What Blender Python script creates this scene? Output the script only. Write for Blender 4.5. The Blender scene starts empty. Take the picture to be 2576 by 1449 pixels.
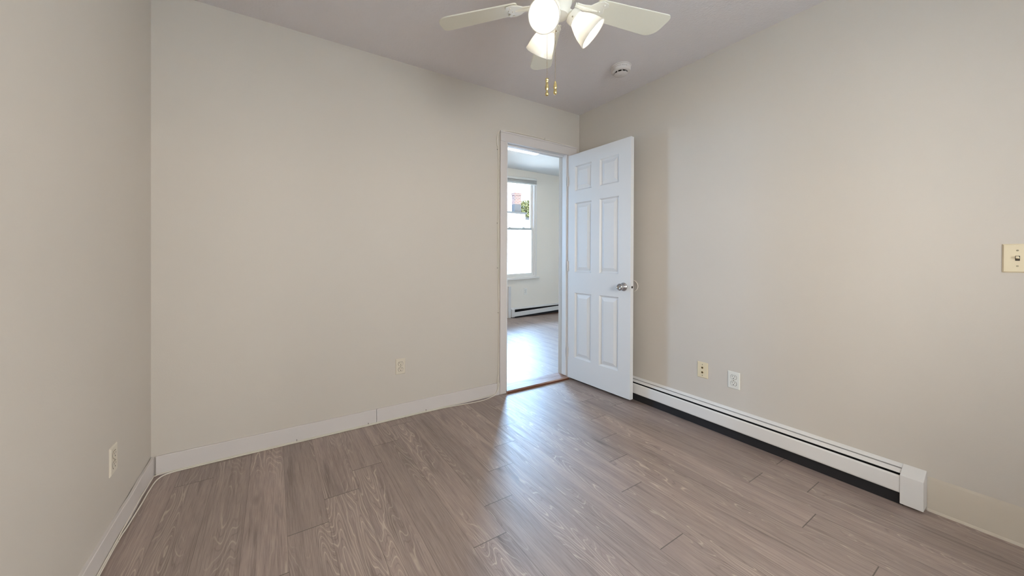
import bpy, bmesh, math, random
from mathutils import Vector, Matrix

sc = bpy.context.scene
C = sc.collection
rnd = random.Random(7)
PI = math.pi
sin, cos = math.sin, math.cos

# ------------------------------------------------------------------ camera
YAW, PITCH, ROLL = 0.55123, -0.00385, 0.00351
F_PX, SX, SY = 890.02, -53.21, -70.28
cam_d = bpy.data.cameras.new('camera')
cam = bpy.data.objects.new('camera', cam_d)
C.objects.link(cam)
fw = Vector((sin(YAW) * cos(PITCH), cos(YAW) * cos(PITCH), sin(PITCH)))
r0 = Vector((cos(YAW), -sin(YAW), 0))
u0 = r0.cross(fw)
rt = cos(ROLL) * r0 + sin(ROLL) * u0
up = cos(ROLL) * u0 - sin(ROLL) * r0
M3 = Matrix((rt, up, -fw)).transposed()
cam.matrix_world = Matrix.Translation((-2.44017, -2.39515, 1.09416)) @ M3.to_4x4()
cam_d.sensor_width = 36.0
cam_d.sensor_fit = 'HORIZONTAL'
cam_d.lens = F_PX * 36.0 / 2576.0
cam_d.shift_x = -SX / 2576.0
cam_d.shift_y = SY / 2576.0
cam_d.clip_start = 0.02
sc.camera = cam

# ------------------------------------------------------------------ colour management, world, daylight
sc.view_settings.view_transform = 'Standard'
sc.view_settings.look = 'None'
sc.view_settings.gamma = 1.0
sc.view_settings.use_curve_mapping = False
sc.view_settings.exposure = -0.15

SKY = 24.0
w = bpy.data.worlds.new('daylight_sky')
sc.world = w
w.use_nodes = True
nt = w.node_tree
nt.nodes.clear()
wo = nt.nodes.new('ShaderNodeOutputWorld')
bg = nt.nodes.new('ShaderNodeBackground')
bg.inputs['Strength'].default_value = SKY
tc = nt.nodes.new('ShaderNodeTexCoord')
sep = nt.nodes.new('ShaderNodeSeparateXYZ')
mapy = nt.nodes.new('ShaderNodeMapRange')       # bluer sky to the north (+y), whiter sunward sky to the south
mapy.inputs[1].default_value, mapy.inputs[2].default_value = -0.05, 0.8
skm = nt.nodes.new('ShaderNodeMix')
skm.data_type = 'RGBA'
skm.inputs[6].default_value = (0.98, 0.97, 0.96, 1)
skm.inputs[7].default_value = (1.05, 1.80, 2.85, 1)
nt.links.new(tc.outputs['Generated'], sep.inputs[0])
nt.links.new(sep.outputs['Y'], mapy.inputs[0])
nt.links.new(mapy.outputs[0], skm.inputs[0])
nt.links.new(skm.outputs[2], bg.inputs['Color'])
nt.links.new(bg.outputs[0], wo.inputs[0])


def portal(name, loc, rot, sx, sy):
    d = bpy.data.lights.new(name, 'AREA')
    d.shape = 'RECTANGLE'
    d.size, d.size_y = sx, sy
    d.cycles.is_portal = True
    o = bpy.data.objects.new(name, d)
    o.location = loc
    o.rotation_euler = rot
    C.objects.link(o)


# area light portals in the window openings only steer the sky sampling
portal('window_portal', (1.46, 3.06, 1.66), (-PI / 2, 0, 0), 0.86, 1.8)
portal('window_portal', (-2.275, 3.06, 1.66), (-PI / 2, 0, 0), 0.55, 1.8)
portal('window_portal', (-1.55, -3.56, 1.4), (PI / 2, 0, 0), 1.1, 1.1)
portal('window_portal', (-3.02, -2.85, 1.4), (0, -PI / 2, 0), 1.1, 0.5)
portal('window_portal', (0.06, -3.05, 1.4), (0, PI / 2, 0), 1.1, 0.7)

# ------------------------------------------------------------------ helpers


def tag(o, label=None, cat=None, group=None, kind=None):
    if label: o['label'] = label
    if cat: o['category'] = cat
    if group: o['group'] = group
    if kind: o['kind'] = kind
    return o


def empty(name, loc, label, cat, group=None, rotz=0.0, kind=None, rot=None):
    o = bpy.data.objects.new(name, None)
    o.empty_display_size = 0.1
    o.location = loc
    o.rotation_euler = rot if rot else (0, 0, rotz)
    C.objects.link(o)
    return tag(o, label, cat, group, kind)


class MB:
    """collects shapes in one bmesh"""

    def __init__(self):
        self.bm = bmesh.new()

    def box(self, x0, y0, z0, x1, y1, z1):
        a = [(x0, y0, z0), (x1, y0, z0), (x1, y1, z0), (x0, y1, z0), (x0, y0, z1), (x1, y0, z1), (x1, y1, z1), (x0, y1, z1)]
        v = [self.bm.verts.new(p) for p in a]
        for f in ((0, 3, 2, 1), (4, 5, 6, 7), (0, 1, 5, 4), (1, 2, 6, 5), (2, 3, 7, 6), (3, 0, 4, 7)):
            self.bm.faces.new([v[i] for i in f])
        return self

    def quad(self, *p):
        self.bm.faces.new([self.bm.verts.new(q) for q in p])
        return self

    def prism(self, prof, a, b, place):
        """closed 2d profile swept from a to b; place(u, v, t) -> point"""
        A = [self.bm.verts.new(place(u, v, a)) for u, v in prof]
        B = [self.bm.verts.new(place(u, v, b)) for u, v in prof]
        n = len(prof)
        for i in range(n):
            self.bm.faces.new((A[i], A[(i + 1) % n], B[(i + 1) % n], B[i]))
        self.bm.faces.new(A[::-1])
        self.bm.faces.new(B)
        return self

    def lathe(self, prof, M=None, n=32, cap=True):
        """prof: list of (r, z) from start to end, around local z"""
        M = M or Matrix.Identity(4)
        rings = []
        for r, z in prof:
            if r < 1e-6:
                rings.append([self.bm.verts.new(M @ Vector((0, 0, z)))])
            else:
                rings.append([self.bm.verts.new(M @ Vector((r * cos(2 * PI * i / n), r * sin(2 * PI * i / n), z))) for i in range(n)])
        for A, B in zip(rings, rings[1:]):
            for i in range(n):
                j = (i + 1) % n
                if len(A) == 1 and len(B) == 1:
                    continue
                if len(A) == 1:
                    self.bm.faces.new((A[0], B[j], B[i]))
                elif len(B) == 1:
                    self.bm.faces.new((A[i], A[j], B[0]))
                else:
                    self.bm.faces.new((A[i], A[j], B[j], B[i]))
        if cap:
            for R, rev in ((rings[0], True), (rings[-1], False)):
                if len(R) > 2:
                    self.bm.faces.new(R[::-1] if rev else R)
        return self

    def tube(self, pts, r, n=8):
        pts = [Vector(p) for p in pts]
        rings = []
        prev = None
        for i, p in enumerate(pts):
            t = (pts[min(i + 1, len(pts) - 1)] - pts[max(i - 1, 0)]).normalized()
            if prev is None:
                a = Vector((0, 0, 1)) if abs(t.z) < 0.9 else Vector((1, 0, 0))
                nrm = (a - t * a.dot(t)).normalized()
            else:
                nrm = (prev - t * prev.dot(t)).normalized()
            prev = nrm
            b = t.cross(nrm)
            rr = r[i] if isinstance(r, (list, tuple)) else r
            rings.append([self.bm.verts.new(p + rr * (cos(2 * PI * k / n) * nrm + sin(2 * PI * k / n) * b)) for k in range(n)])
        for A, B in zip(rings, rings[1:]):
            for k in range(n):
                self.bm.faces.new((A[k], A[(k + 1) % n], B[(k + 1) % n], B[k]))
        self.bm.faces.new(rings[0][::-1])
        self.bm.faces.new(rings[-1])
        return self

    def ball(self, c, r, seg=10, rings=6):
        prof = [(r * sin(PI * i / rings), -r * cos(PI * i / rings)) for i in range(rings + 1)]
        return self.lathe(prof, Matrix.Translation(c), seg)

    def apply(self, f):
        for v in self.bm.verts:
            v.co = f(v.co)
        return self

    def build(self, name, mat, parent=None, bevel=0.0, seg=2, smooth=False, angle=35):
        bmesh.ops.recalc_face_normals(self.bm, faces=self.bm.faces)
        me = bpy.data.meshes.new(name)
        self.bm.to_mesh(me)
        self.bm.free()
        o = bpy.data.objects.new(name, me)
        C.objects.link(o)
        me.materials.append(mat)
        if parent: o.parent = parent
        if bevel > 0:
            m = o.modifiers.new('bevel', 'BEVEL')
            m.width = bevel
            m.segments = seg
            m.limit_method = 'ANGLE'
            m.angle_limit = math.radians(30)
            m.harden_normals = False
        if smooth:
            for p in me.polygons: p.use_smooth = True
            es = o.modifiers.new('edge_split', 'EDGE_SPLIT')
            es.split_angle = math.radians(angle)
        return o


def spline(pts, n=10):
    """Catmull-Rom through pts"""
    P = [Vector(p) for p in pts]
    P = [2 * P[0] - P[1]] + P + [2 * P[-1] - P[-2]]
    out = []
    for i in range(1, len(P) - 2):
        for k in range(n):
            t = k / n
            a, b, c, d = P[i - 1], P[i], P[i + 1], P[i + 2]
            out.append(0.5 * ((2 * b) + (-a + c) * t + (2 * a - 5 * b + 4 * c - d) * t * t + (-a + 3 * b - 3 * c + d) * t ** 3))
    out.append(P[-2])
    return out


# ------------------------------------------------------------------ materials


def srgb(r, g, b):
    f = lambda c: (c / 255 / 12.92) if c / 255 <= 0.04045 else ((c / 255 + 0.055) / 1.055) ** 2.4
    return (f(r), f(g), f(b), 1.0)


def mat(name, col, rough=0.5, metal=0.0, spec=0.5, bump=None, vary=0.0, vscale=3.0, emis=None):
    m = bpy.data.materials.new(name)
    m.use_nodes = True
    n = m.node_tree.nodes
    L = m.node_tree.links
    p = n['Principled BSDF']
    p.inputs['Base Color'].default_value = col
    p.inputs['Roughness'].default_value = rough
    p.inputs['Metallic'].default_value = metal
    p.inputs['Specular IOR Level'].default_value = spec
    t = None
    if bump or vary:
        t = n.new('ShaderNodeTexCoord')
    if vary:
        nz = n.new('ShaderNodeTexNoise')
        nz.inputs['Scale'].default_value = vscale
        nz.inputs['Detail'].default_value = 4
        L.new(t.outputs['Object'], nz.inputs['Vector'])
        mx = n.new('ShaderNodeMix')
        mx.data_type = 'RGBA'
        mx.inputs[6].default_value = tuple(c * (1 - vary) for c in col[:3]) + (1,)
        mx.inputs[7].default_value = tuple(min(1, c * (1 + vary)) for c in col[:3]) + (1,)
        L.new(nz.outputs['Fac'], mx.inputs[0])
        L.new(mx.outputs[2], p.inputs['Base Color'])
    if bump:
        sc_, st, dist = bump
        nb = n.new('ShaderNodeTexNoise')
        nb.inputs['Scale'].default_value = sc_
        nb.inputs['Detail'].default_value = 3
        L.new(t.outputs['Object'], nb.inputs['Vector'])
        b = n.new('ShaderNodeBump')
        b.inputs['Strength'].default_value = st
        b.inputs['Distance'].default_value = dist
        L.new(nb.outputs['Fac'], b.inputs['Height'])
        L.new(b.outputs[0], p.inputs['Normal'])
    if emis:
        p.inputs['Emission Color'].default_value = emis[0]
        p.inputs['Emission Strength'].default_value = emis[1]
    return m


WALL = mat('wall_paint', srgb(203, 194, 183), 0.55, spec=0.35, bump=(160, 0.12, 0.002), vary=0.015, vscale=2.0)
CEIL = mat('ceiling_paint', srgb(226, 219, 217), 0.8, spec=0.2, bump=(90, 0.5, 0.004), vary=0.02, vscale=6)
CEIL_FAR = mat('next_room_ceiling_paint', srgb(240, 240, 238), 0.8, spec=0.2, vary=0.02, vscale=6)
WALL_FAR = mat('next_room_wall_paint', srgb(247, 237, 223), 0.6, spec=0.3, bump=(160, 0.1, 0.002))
TRIM = mat('trim_paint', srgb(211, 203, 198), 0.42, bump=(60, 0.08, 0.002), vary=0.02, vscale=8)
DOORW = mat('door_paint', srgb(224, 223, 222), 0.38, bump=(220, 0.05, 0.001), vary=0.01, vscale=5)
HEATW = mat('heater_enamel', srgb(226, 222, 218), 0.4, vary=0.015, vscale=6)
DARK = mat('gap_shade_black', srgb(30, 28, 30), 0.8, vary=0.1)
FIN = mat('heater_fin_metal', srgb(30, 30, 33), 0.6, metal=0.3, vary=0.1)  # fins near-black, shade of the heater gap put into their colour
IVORY = mat('ivory_plastic', srgb(214, 203, 185), 0.35, vary=0.01)
ALMOND = mat('almond_plastic', srgb(222, 207, 176), 0.35, vary=0.01)
OFFWH = mat('off_white_plastic', srgb(224, 221, 212), 0.35, vary=0.01)
SLOT = mat('slot_black', srgb(48, 40, 30), 0.7, vary=0.05)
SCREW = mat('screw_metal', srgb(150, 140, 120), 0.4, metal=0.7, vary=0.05)
CHROME = mat('satin_chrome', srgb(190, 190, 192), 0.16, metal=1.0, vary=0.02)
BRASS = mat('polished_brass', srgb(226, 206, 146), 0.18, metal=1.0, vary=0.03)
CHAINM = mat('bead_chain_metal', srgb(170, 150, 120), 0.3, metal=0.9, vary=0.03)
FANW = mat('fan_white_enamel', srgb(236, 232, 220), 0.35, vary=0.01)
BLADE = mat('fan_blade_laminate', srgb(234, 229, 212), 0.42, vary=0.015, vscale=6)
SMOKE = mat('detector_plastic', srgb(218, 210, 204), 0.45, vary=0.015)
CABLE = mat('cable_jacket', srgb(226, 217, 202), 0.45, vary=0.02, vscale=10)
CLIP = mat('clip_plastic', srgb(206, 196, 184), 0.5, vary=0.02)
NAIL = mat('nail_steel', srgb(100, 92, 86), 0.4, metal=0.8, vary=0.05)
SADDLE_SIDE = None
VINYL = mat('window_vinyl', srgb(238, 231, 222), 0.4, vary=0.01)
RAILM = mat('meeting_rail_shadow_vinyl', srgb(190, 192, 190), 0.45, vary=0.02)
BLINDM = mat('blind_slats', srgb(228, 223, 214), 0.45, vary=0.02)
HOUSE = mat('blue_tinted_clapboard', srgb(196, 218, 240), 0.7, vary=0.02, spec=0.0)  # white siding tinted blue so its reflection in the floor turns bluish
ROOFG = mat('grey_roofing', srgb(46, 48, 50), 0.8, vary=0.08, spec=0.0)
LEAD = mat('lead_flashing', srgb(47, 49, 52), 0.6, vary=0.1, vscale=5, spec=0.0)
GROUND = mat('pale_bounce_ground', srgb(212, 210, 204), 0.9, vary=0.1, spec=0.0)  # unseen ground made pale to bounce daylight onto the ceilings
BARK = mat('tree_bark', srgb(80, 66, 52), 0.9, vary=0.2, vscale=8, spec=0.0)
LEAF = mat('tree_leaves', srgb(68, 70, 48), 0.7, vary=0.35, vscale=2.5, spec=0.0)
LIT = mat('lit_diffuser', srgb(245, 245, 245), 0.5, emis=((1.0, 0.94, 0.88, 1), 11.0))
BULB = mat('bulb_glow', srgb(255, 255, 250), 0.4, emis=((1.0, 0.91, 0.78, 1), 48.0))


def bricks():
    m = bpy.data.materials.new('chimney_brick')
    m.use_nodes = True
    n, L = m.node_tree.nodes, m.node_tree.links
    p = n['Principled BSDF']
    p.inputs['Roughness'].default_value = 0.85
    p.inputs['Specular IOR Level'].default_value = 0.0
    tcn = n.new('ShaderNodeTexCoord')
    sp = n.new('ShaderNodeSeparateXYZ')
    cb = n.new('ShaderNodeCombineXYZ')
    ad = n.new('ShaderNodeMath')
    ad.operation = 'ADD'
    L.new(tcn.outputs['Object'], sp.inputs[0])
    L.new(sp.outputs['X'], ad.inputs[0])
    L.new(sp.outputs['Y'], ad.inputs[1])
    L.new(ad.outputs[0], cb.inputs['X'])
    L.new(sp.outputs['Z'], cb.inputs['Y'])
    b = n.new('ShaderNodeTexBrick')
    b.inputs['Scale'].default_value = 1.0
    b.inputs['Brick Width'].default_value = 0.2
    b.inputs['Row Height'].default_value = 0.075
    b.inputs['Mortar Size'].default_value = 0.012
    b.inputs['Color1'].default_value = srgb(70, 52, 50)
    b.inputs['Color2'].default_value = srgb(56, 47, 47)
    b.inputs['Mortar'].default_value = srgb(76, 73, 72)
    L.new(cb.outputs[0], b.inputs['Vector'])
    L.new(b.outputs['Color'], p.inputs['Base Color'])
    return m


BRICK = bricks()


def glass_pane():
    m = bpy.data.materials.new('window_glass')
    m.use_nodes = True
    n, L = m.node_tree.nodes, m.node_tree.links
    n.clear()
    out = n.new('ShaderNodeOutputMaterial')
    mx = n.new('ShaderNodeMixShader')
    tr = n.new('ShaderNodeBsdfTransparent')
    tr.inputs[0].default_value = (0.97, 0.985, 0.98, 1)
    gl = n.new('ShaderNodeBsdfGlossy')
    gl.inputs['Roughness'].default_value = 0.02
    fr = n.new('ShaderNodeFresnel')
    fr.inputs[0].default_value = 1.25
    L.new(fr.outputs[0], mx.inputs[0])
    L.new(tr.outputs[0], mx.inputs[1])
    L.new(gl.outputs[0], mx.inputs[2])
    L.new(mx.outputs[0], out.inputs[0])
    return m


GLASS = glass_pane()


def frosted():
    m = bpy.data.materials.new('frosted_shade_glass')
    m.use_nodes = True
    n, L = m.node_tree.nodes, m.node_tree.links
    n.clear()
    out = n.new('ShaderNodeOutputMaterial')
    tl = n.new('ShaderNodeBsdfTranslucent')
    tl.inputs[0].default_value = (0.66, 0.65, 0.62, 1)
    df = n.new('ShaderNodeBsdfDiffuse')
    df.inputs[0].default_value = (0.72, 0.71, 0.68, 1)
    gl = n.new('ShaderNodeBsdfGlossy')
    gl.inputs['Roughness'].default_value = 0.25
    tcn = n.new('ShaderNodeTexCoord')
    nz = n.new('ShaderNodeTexNoise')
    nz.inputs['Scale'].default_value = 12
    L.new(tcn.outputs['Object'], nz.inputs['Vector'])
    mp = n.new('ShaderNodeMapRange')
    mp.inputs[3].default_value = 0.45
    mp.inputs[4].default_value = 0.55
    L.new(nz.outputs['Fac'], mp.inputs[0])
    m1 = n.new('ShaderNodeMixShader')
    L.new(mp.outputs[0], m1.inputs[0])
    L.new(df.outputs[0], m1.inputs[1])
    L.new(tl.outputs[0], m1.inputs[2])
    m2 = n.new('ShaderNodeMixShader')
    m2.inputs[0].default_value = 0.05
    L.new(m1.outputs[0], m2.inputs[1])
    L.new(gl.outputs[0], m2.inputs[2])
    L.new(m2.outputs[0], out.inputs[0])
    return m


FROST = frosted()


def plank_mat():
    """grey-brown oak planks; 'plank' UV = metres along / across, 'edge' UV = metres to either end, 'rnd' UV = per-plank random"""
    m = bpy.data.materials.new('oak_plank_laminate')
    m.use_nodes = True
    n, L = m.node_tree.nodes, m.node_tree.links
    p = n['Principled BSDF']

    def node(t, **k):
        x = n.new(t)
        for a, b in k.items(): setattr(x, a, b)
        return x

    def math_(op, a, b=None, c=None):
        x = node('ShaderNodeMath', operation=op)
        for i, v in enumerate((a, b, c)):
            if v is None: continue
            if isinstance(v, (int, float)): x.inputs[i].default_value = v
            else: L.new(v, x.inputs[i])
        return x.outputs[0]

    def uv(name):
        x = node('ShaderNodeUVMap', uv_map=name)
        s = node('ShaderNodeSeparateXYZ')
        L.new(x.outputs[0], s.inputs[0])
        return s.outputs['X'], s.outputs['Y']

    def vec(x, y, z):
        c = node('ShaderNodeCombineXYZ')
        for i, v in enumerate((x, y, z)):
            if isinstance(v, (int, float)): c.inputs[i].default_value = v
            else: L.new(v, c.inputs[i])
        return c.outputs[0]

    def noise(v, scale=1.0, detail=2.0, rough=0.5, dist=0.0):
        x = node('ShaderNodeTexNoise')
        x.inputs['Scale'].default_value = scale
        x.inputs['Detail'].default_value = detail
        x.inputs['Roughness'].default_value = rough
        x.inputs['Distortion'].default_value = dist
        L.new(v, x.inputs['Vector'])
        return x.outputs['Fac']

    def rng(v, a, b, c=0.0, d=1.0):
        x = node('ShaderNodeMapRange')
        x.inputs[1].default_value, x.inputs[2].default_value = a, b
        x.inputs[3].default_value, x.inputs[4].default_value = c, d
        L.new(v, x.inputs[0])
        return x.outputs[0]

    def mix(f, a, b):
        x = node('ShaderNodeMix', data_type='RGBA')
        if isinstance(f, float): x.inputs[0].default_value = f
        else: L.new(f, x.inputs[0])
        for i, v in ((6, a), (7, b)):
            if isinstance(v, tuple): x.inputs[i].default_value = v
            else: L.new(v, x.inputs[i])
        return x.outputs[2]

    al, ac = uv('plank')
    e0, e1 = uv('edge')
    q1, q2 = uv('rnd')
    off = math_('MULTIPLY', q1, 53.0)
    # growth-ring field: contours of a smooth field that is long along the plank -> cathedral arches and straight grain
    wob = noise(vec(math_('MULTIPLY', al, 7.0), math_('MULTIPLY', ac, 22.0), off), 1.0, 2.0)
    field = noise(vec(math_('MULTIPLY', al, 1.15), math_('MULTIPLY', ac, 10.0), off), 1.0, 1.5, 0.45)
    f2 = math_('ADD', math_('MULTIPLY', field, 24.0), math_('MULTIPLY', wob, 1.3))
    ring = math_('PINGPONG', f2, 0.5)                     # 0..0.5
    line_l = rng(ring, 0.0, 0.10, 1.0, 0.0)
    line_d = rng(ring, 0.40, 0.5, 0.0, 1.0)
    zone = rng(noise(vec(math_('MULTIPLY', al, 1.6), math_('MULTIPLY', ac, 9.0), math_('ADD', off, 9.0)), 1.0, 1.0), 0.44, 0.62)
    fine = noise(vec(math_('MULTIPLY', al, 9.0), math_('MULTIPLY', ac, 380.0), off), 1.0, 3.0, 0.65)
    fine2 = noise(vec(math_('MULTIPLY', al, 2.4), math_('MULTIPLY', ac, 75.0), math_('ADD', off, 3.0)), 1.0, 3.0, 0.6, 0.3)
    tone = noise(vec(math_('MULTIPLY', al, 1.3), math_('MULTIPLY', ac, 14.0), math_('ADD', off, 5.0)), 1.0, 3.0, 0.6)
    dark = rng(noise(vec(math_('MULTIPLY', al, 1.5), math_('MULTIPLY', ac, 13.0), math_('ADD', off, 17.0)), 1.0, 3.5, 0.55, 0.5), 0.58, 0.76)
    mid = srgb(144, 124, 116)
    lite = srgb(166, 145, 134)
    deep = srgb(86, 71, 66)
    c = mix(rng(tone, 0.32, 0.68), mid, lite)
    c = mix(math_('MULTIPLY', dark, 0.85), c, deep)
    c = mix(math_('MULTIPLY', rng(fine2, 0.48, 0.74), 0.34), c, srgb(104, 87, 79))
    c = mix(math_('MULTIPLY', rng(fine, 0.52, 0.70), 0.50), c, srgb(86, 71, 65))
    c = mix(math_('MULTIPLY', rng(fine, 0.47, 0.30), 0.38), c, srgb(194, 177, 162))
    c = mix(math_('MULTIPLY', math_('MULTIPLY', line_l, zone), 0.70), c, srgb(206, 189, 171))
    c = mix(math_('MULTIPLY', math_('MULTIPLY', line_d, zone), 0.45), c, srgb(94, 79, 72))
    # a few dark knots
    vo = node('ShaderNodeTexVoronoi')
    vo.inputs['Scale'].default_value = 1.0
    vo.inputs['Randomness'].default_value = 0.9
    L.new(vec(math_('ADD', math_('MULTIPLY', al, 1.5), math_('MULTIPLY', wob, 0.05)), math_('MULTIPLY', ac, 4.5), off), vo.inputs['Vector'])
    vs = node('ShaderNodeSeparateColor')
    L.new(vo.outputs['Color'], vs.inputs[0])
    kn = math_('MULTIPLY', rng(vo.outputs['Distance'], 0.01, 0.10, 1.0, 0.0), rng(vs.outputs[0], 0.70, 0.74))
    c = mix(math_('MULTIPLY', kn, 0.8), c, srgb(78, 62, 56))
    hs = node('ShaderNodeHueSaturation')
    L.new(rng(q2, 0.0, 1.0, 0.86, 1.07), hs.inputs['Value'])
    hs.inputs['Saturation'].default_value = 0.95
    L.new(c, hs.inputs['Color'])
    c = hs.outputs[0]
    # joints
    WD = 0.1495
    side = math_('MINIMUM', ac, math_('SUBTRACT', WD, ac))
    ends = math_('MINIMUM', e0, e1)
    js = math_('MULTIPLY', rng(side, 0.0004, 0.0016, 1.0, 0.0), 0.42)
    je = math_('MULTIPLY', rng(ends, 0.0008, 0.0024, 1.0, 0.0), 0.8)
    j = math_('MAXIMUM', js, je)
    c = mix(j, c, srgb(52, 42, 36))
    L.new(c, p.inputs['Base Color'])
    L.new(rng(fine2, 0.3, 0.7, 0.40, 0.50), p.inputs['Roughness'])
    p.inputs['Specular IOR Level'].default_value = 1.0
    h = math_('SUBTRACT', math_('MULTIPLY', fine, 0.25), math_('MULTIPLY', j, 1.0))
    b = node('ShaderNodeBump')
    b.inputs['Strength'].default_value = 0.18
    b.inputs['Distance'].default_value = 0.001
    L.new(h, b.inputs['Height'])
    L.new(b.outputs[0], p.inputs['Normal'])
    return m


PLANK = plank_mat()


def saddle_mat():
    m = bpy.data.materials.new('worn_threshold_wood')
    m.use_nodes = True
    n, L = m.node_tree.nodes, m.node_tree.links
    p = n['Principled BSDF']
    p.inputs['Roughness'].default_value = 0.45
    t = n.new('ShaderNodeTexCoord')
    mp = n.new('ShaderNodeMapping')
    mp.inputs['Scale'].default_value = (3, 40, 40)
    nz = n.new('ShaderNodeTexNoise')
    nz.inputs['Scale'].default_value = 1.5
    nz.inputs['Detail'].default_value = 5
    L.new(t.outputs['Object'], mp.inputs[0])
    L.new(mp.outputs[0], nz.inputs['Vector'])
    r = n.new('ShaderNodeValToRGB')
    r.color_ramp.elements[0].position = 0.35
    r.color_ramp.elements[0].color = srgb(118, 78, 60)
    r.color_ramp.elements[1].position = 0.6
    r.color_ramp.elements[1].color = srgb(172, 146, 134)
    L.new(nz.outputs['Fac'], r.inputs[0])
    L.new(r.outputs[0], p.inputs['Base Color'])
    return m


SADDLE = saddle_mat()
SADEDGE = mat('threshold_edge_wood', srgb(112, 66, 44), 0.5, vary=0.2, vscale=30)

# ------------------------------------------------------------------ the shell
H = 2.44           # ceiling of this room
HF = 2.77          # ceiling of the next room
L_ = 2.961         # left wall
REAR = -3.5
ADDED_WIN_RIGHT = (-3.4, -2.7)  # opening added out of view so daylight reaches the left wall
ADDED_WIN_LEFT = (-3.1, -2.6)    # unseen window added in the left wall to light the right wall
WD = 0.1495
LEN = 1.13


def floor_obj(name, x0, x1, y0, y1, joints, label):
    bm = bmesh.new()
    ua, ue, ur = (bm.loops.layers.uv.new(k) for k in ('plank', 'edge', 'rnd'))
    k0, k1 = math.floor(-x1 / WD), math.ceil(-x0 / WD)
    for k in range(k0, k1):
        xa, xb = -WD * (k + 1), -WD * k
        ca, cb = max(xa, x0), min(xb, x1)
        if cb - ca < 1e-5: continue
        j = joints.get(k, -0.469 - 0.187 * ((k - 7) % 6) + 0.02 * ((k * 7) % 5))
        while j > y0: j -= LEN
        r = random.Random(k * 31 + 5 + int(y0 * 10))
        while j < y1:
            a, b = max(j, y0), min(j + LEN, y1)
            q = (r.random(), r.random())
            if b - a > 1e-5:
                pts = ((ca, a), (cb, a), (cb, b), (ca, b))
                f = bm.faces.new([bm.verts.new((x, y, 0)) for x, y in pts])
                for lp, (x, y) in zip(f.loops, pts):
                    lp[ua].uv = (y - j, x - xa)
                    lp[ue].uv = (y - j, j + LEN - y)
                    lp[ur].uv = q
            j += LEN
    # underside and rim make it a slab
    v = [bm.verts.new(p) for p in ((x0, y0, -.04), (x1, y0, -.04), (x1, y1, -.04), (x0, y1, -.04))]
    bm.faces.new(v[::-1])
    me = bpy.data.meshes.new(name)
    bm.to_mesh(me)
    bm.free()
    me.materials.append(PLANK)
    o = bpy.data.objects.new(name, me)
    C.objects.link(o)
    return tag(o, label, 'floor', kind='structure')


JO = {0: -1.590, 1: -1.762, 2: -1.584, 3: -1.836, 4: -0.92, 5: -1.111, 6: -1.307, 7: -0.469, 8: -0.661, 9: -0.847,
      10: -1.055, 11: -1.227, 12: -0.29, 13: -0.477, 14: -0.64, 15: -0.798, 16: -0.983, 17: -1.16, 18: -0.18, 19: -0.9}
floor_obj('floor', -3.08, 0.12, -3.62, 0.0, JO, 'grey-brown oak plank floor of the empty room')
floor_obj('floor_far', -3.2, 3.3, 0.0, 3.1, {}, 'grey-brown plank floor of the next room seen through the doorway')


def struct(name, mb, m, label, cat, **k):
    return tag(mb.build(name, m, **k), label, cat, kind='structure')


DX0, DX1, DZ = -0.826, -0.150, 2.060     # door opening in the back wall
WT = 0.11
b = MB()
b.box(-3.08, 0, -.04, DX0, WT, HF).box(DX1, 0, -.04, 0.12, WT, HF).box(DX0, 0, DZ, DX1, WT, HF)
b.box(0.12, 0, -.04, 3.3, WT, HF)
struct('wall_back', b, WALL, 'beige back wall with the open doorway at its right end', 'wall')
b = MB().box(0, REAR - .12, -.04, .12, ADDED_WIN_RIGHT[0], H).box(0, ADDED_WIN_RIGHT[1], -.04, .12, 0, H)
b.box(0, ADDED_WIN_RIGHT[0], -.04, .12, ADDED_WIN_RIGHT[1], 0.85).box(0, ADDED_WIN_RIGHT[0], 1.95, .12, ADDED_WIN_RIGHT[1], H)
struct('wall_right', b, WALL, 'beige right wall with the long baseboard heater', 'wall')
b = MB().box(-L_ - .12, REAR - .12, -.04, -L_, ADDED_WIN_LEFT[0], H).box(-L_ - .12, ADDED_WIN_LEFT[1], -.04, -L_, 0, H)
b.box(-L_ - .12, ADDED_WIN_LEFT[0], -.04, -L_, ADDED_WIN_LEFT[1], 0.85).box(-L_ - .12, ADDED_WIN_LEFT[0], 1.95, -L_, ADDED_WIN_LEFT[1], H)
struct('wall_left', b, WALL, 'beige left wall with one power outlet low down', 'wall')
ADDED_WIN_REAR = [(-2.1, -1.0)]  # added window behind the viewpoint, brings soft daylight into the room
b = MB()
xs = [-L_] + [v for p_ in ADDED_WIN_REAR for v in p_] + [0.0]
zb, zt = 0.85, 1.95
for i in range(0, len(xs), 2): b.box(xs[i], REAR - .12, -.04, xs[i + 1], REAR, H)
for a_, c_ in ADDED_WIN_REAR: b.box(a_, REAR - .12, -.04, c_, REAR, zb).box(a_, REAR - .12, zt, c_, REAR, H)
struct('wall_rear', b, WALL, 'beige rear wall with one added window, behind the viewpoint', 'wall')
struct('ceiling', MB().box(-3.08, REAR - .12, H, 0.12, 0, H + .1), CEIL, 'stippled off-white ceiling with the fan', 'ceiling')

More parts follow.
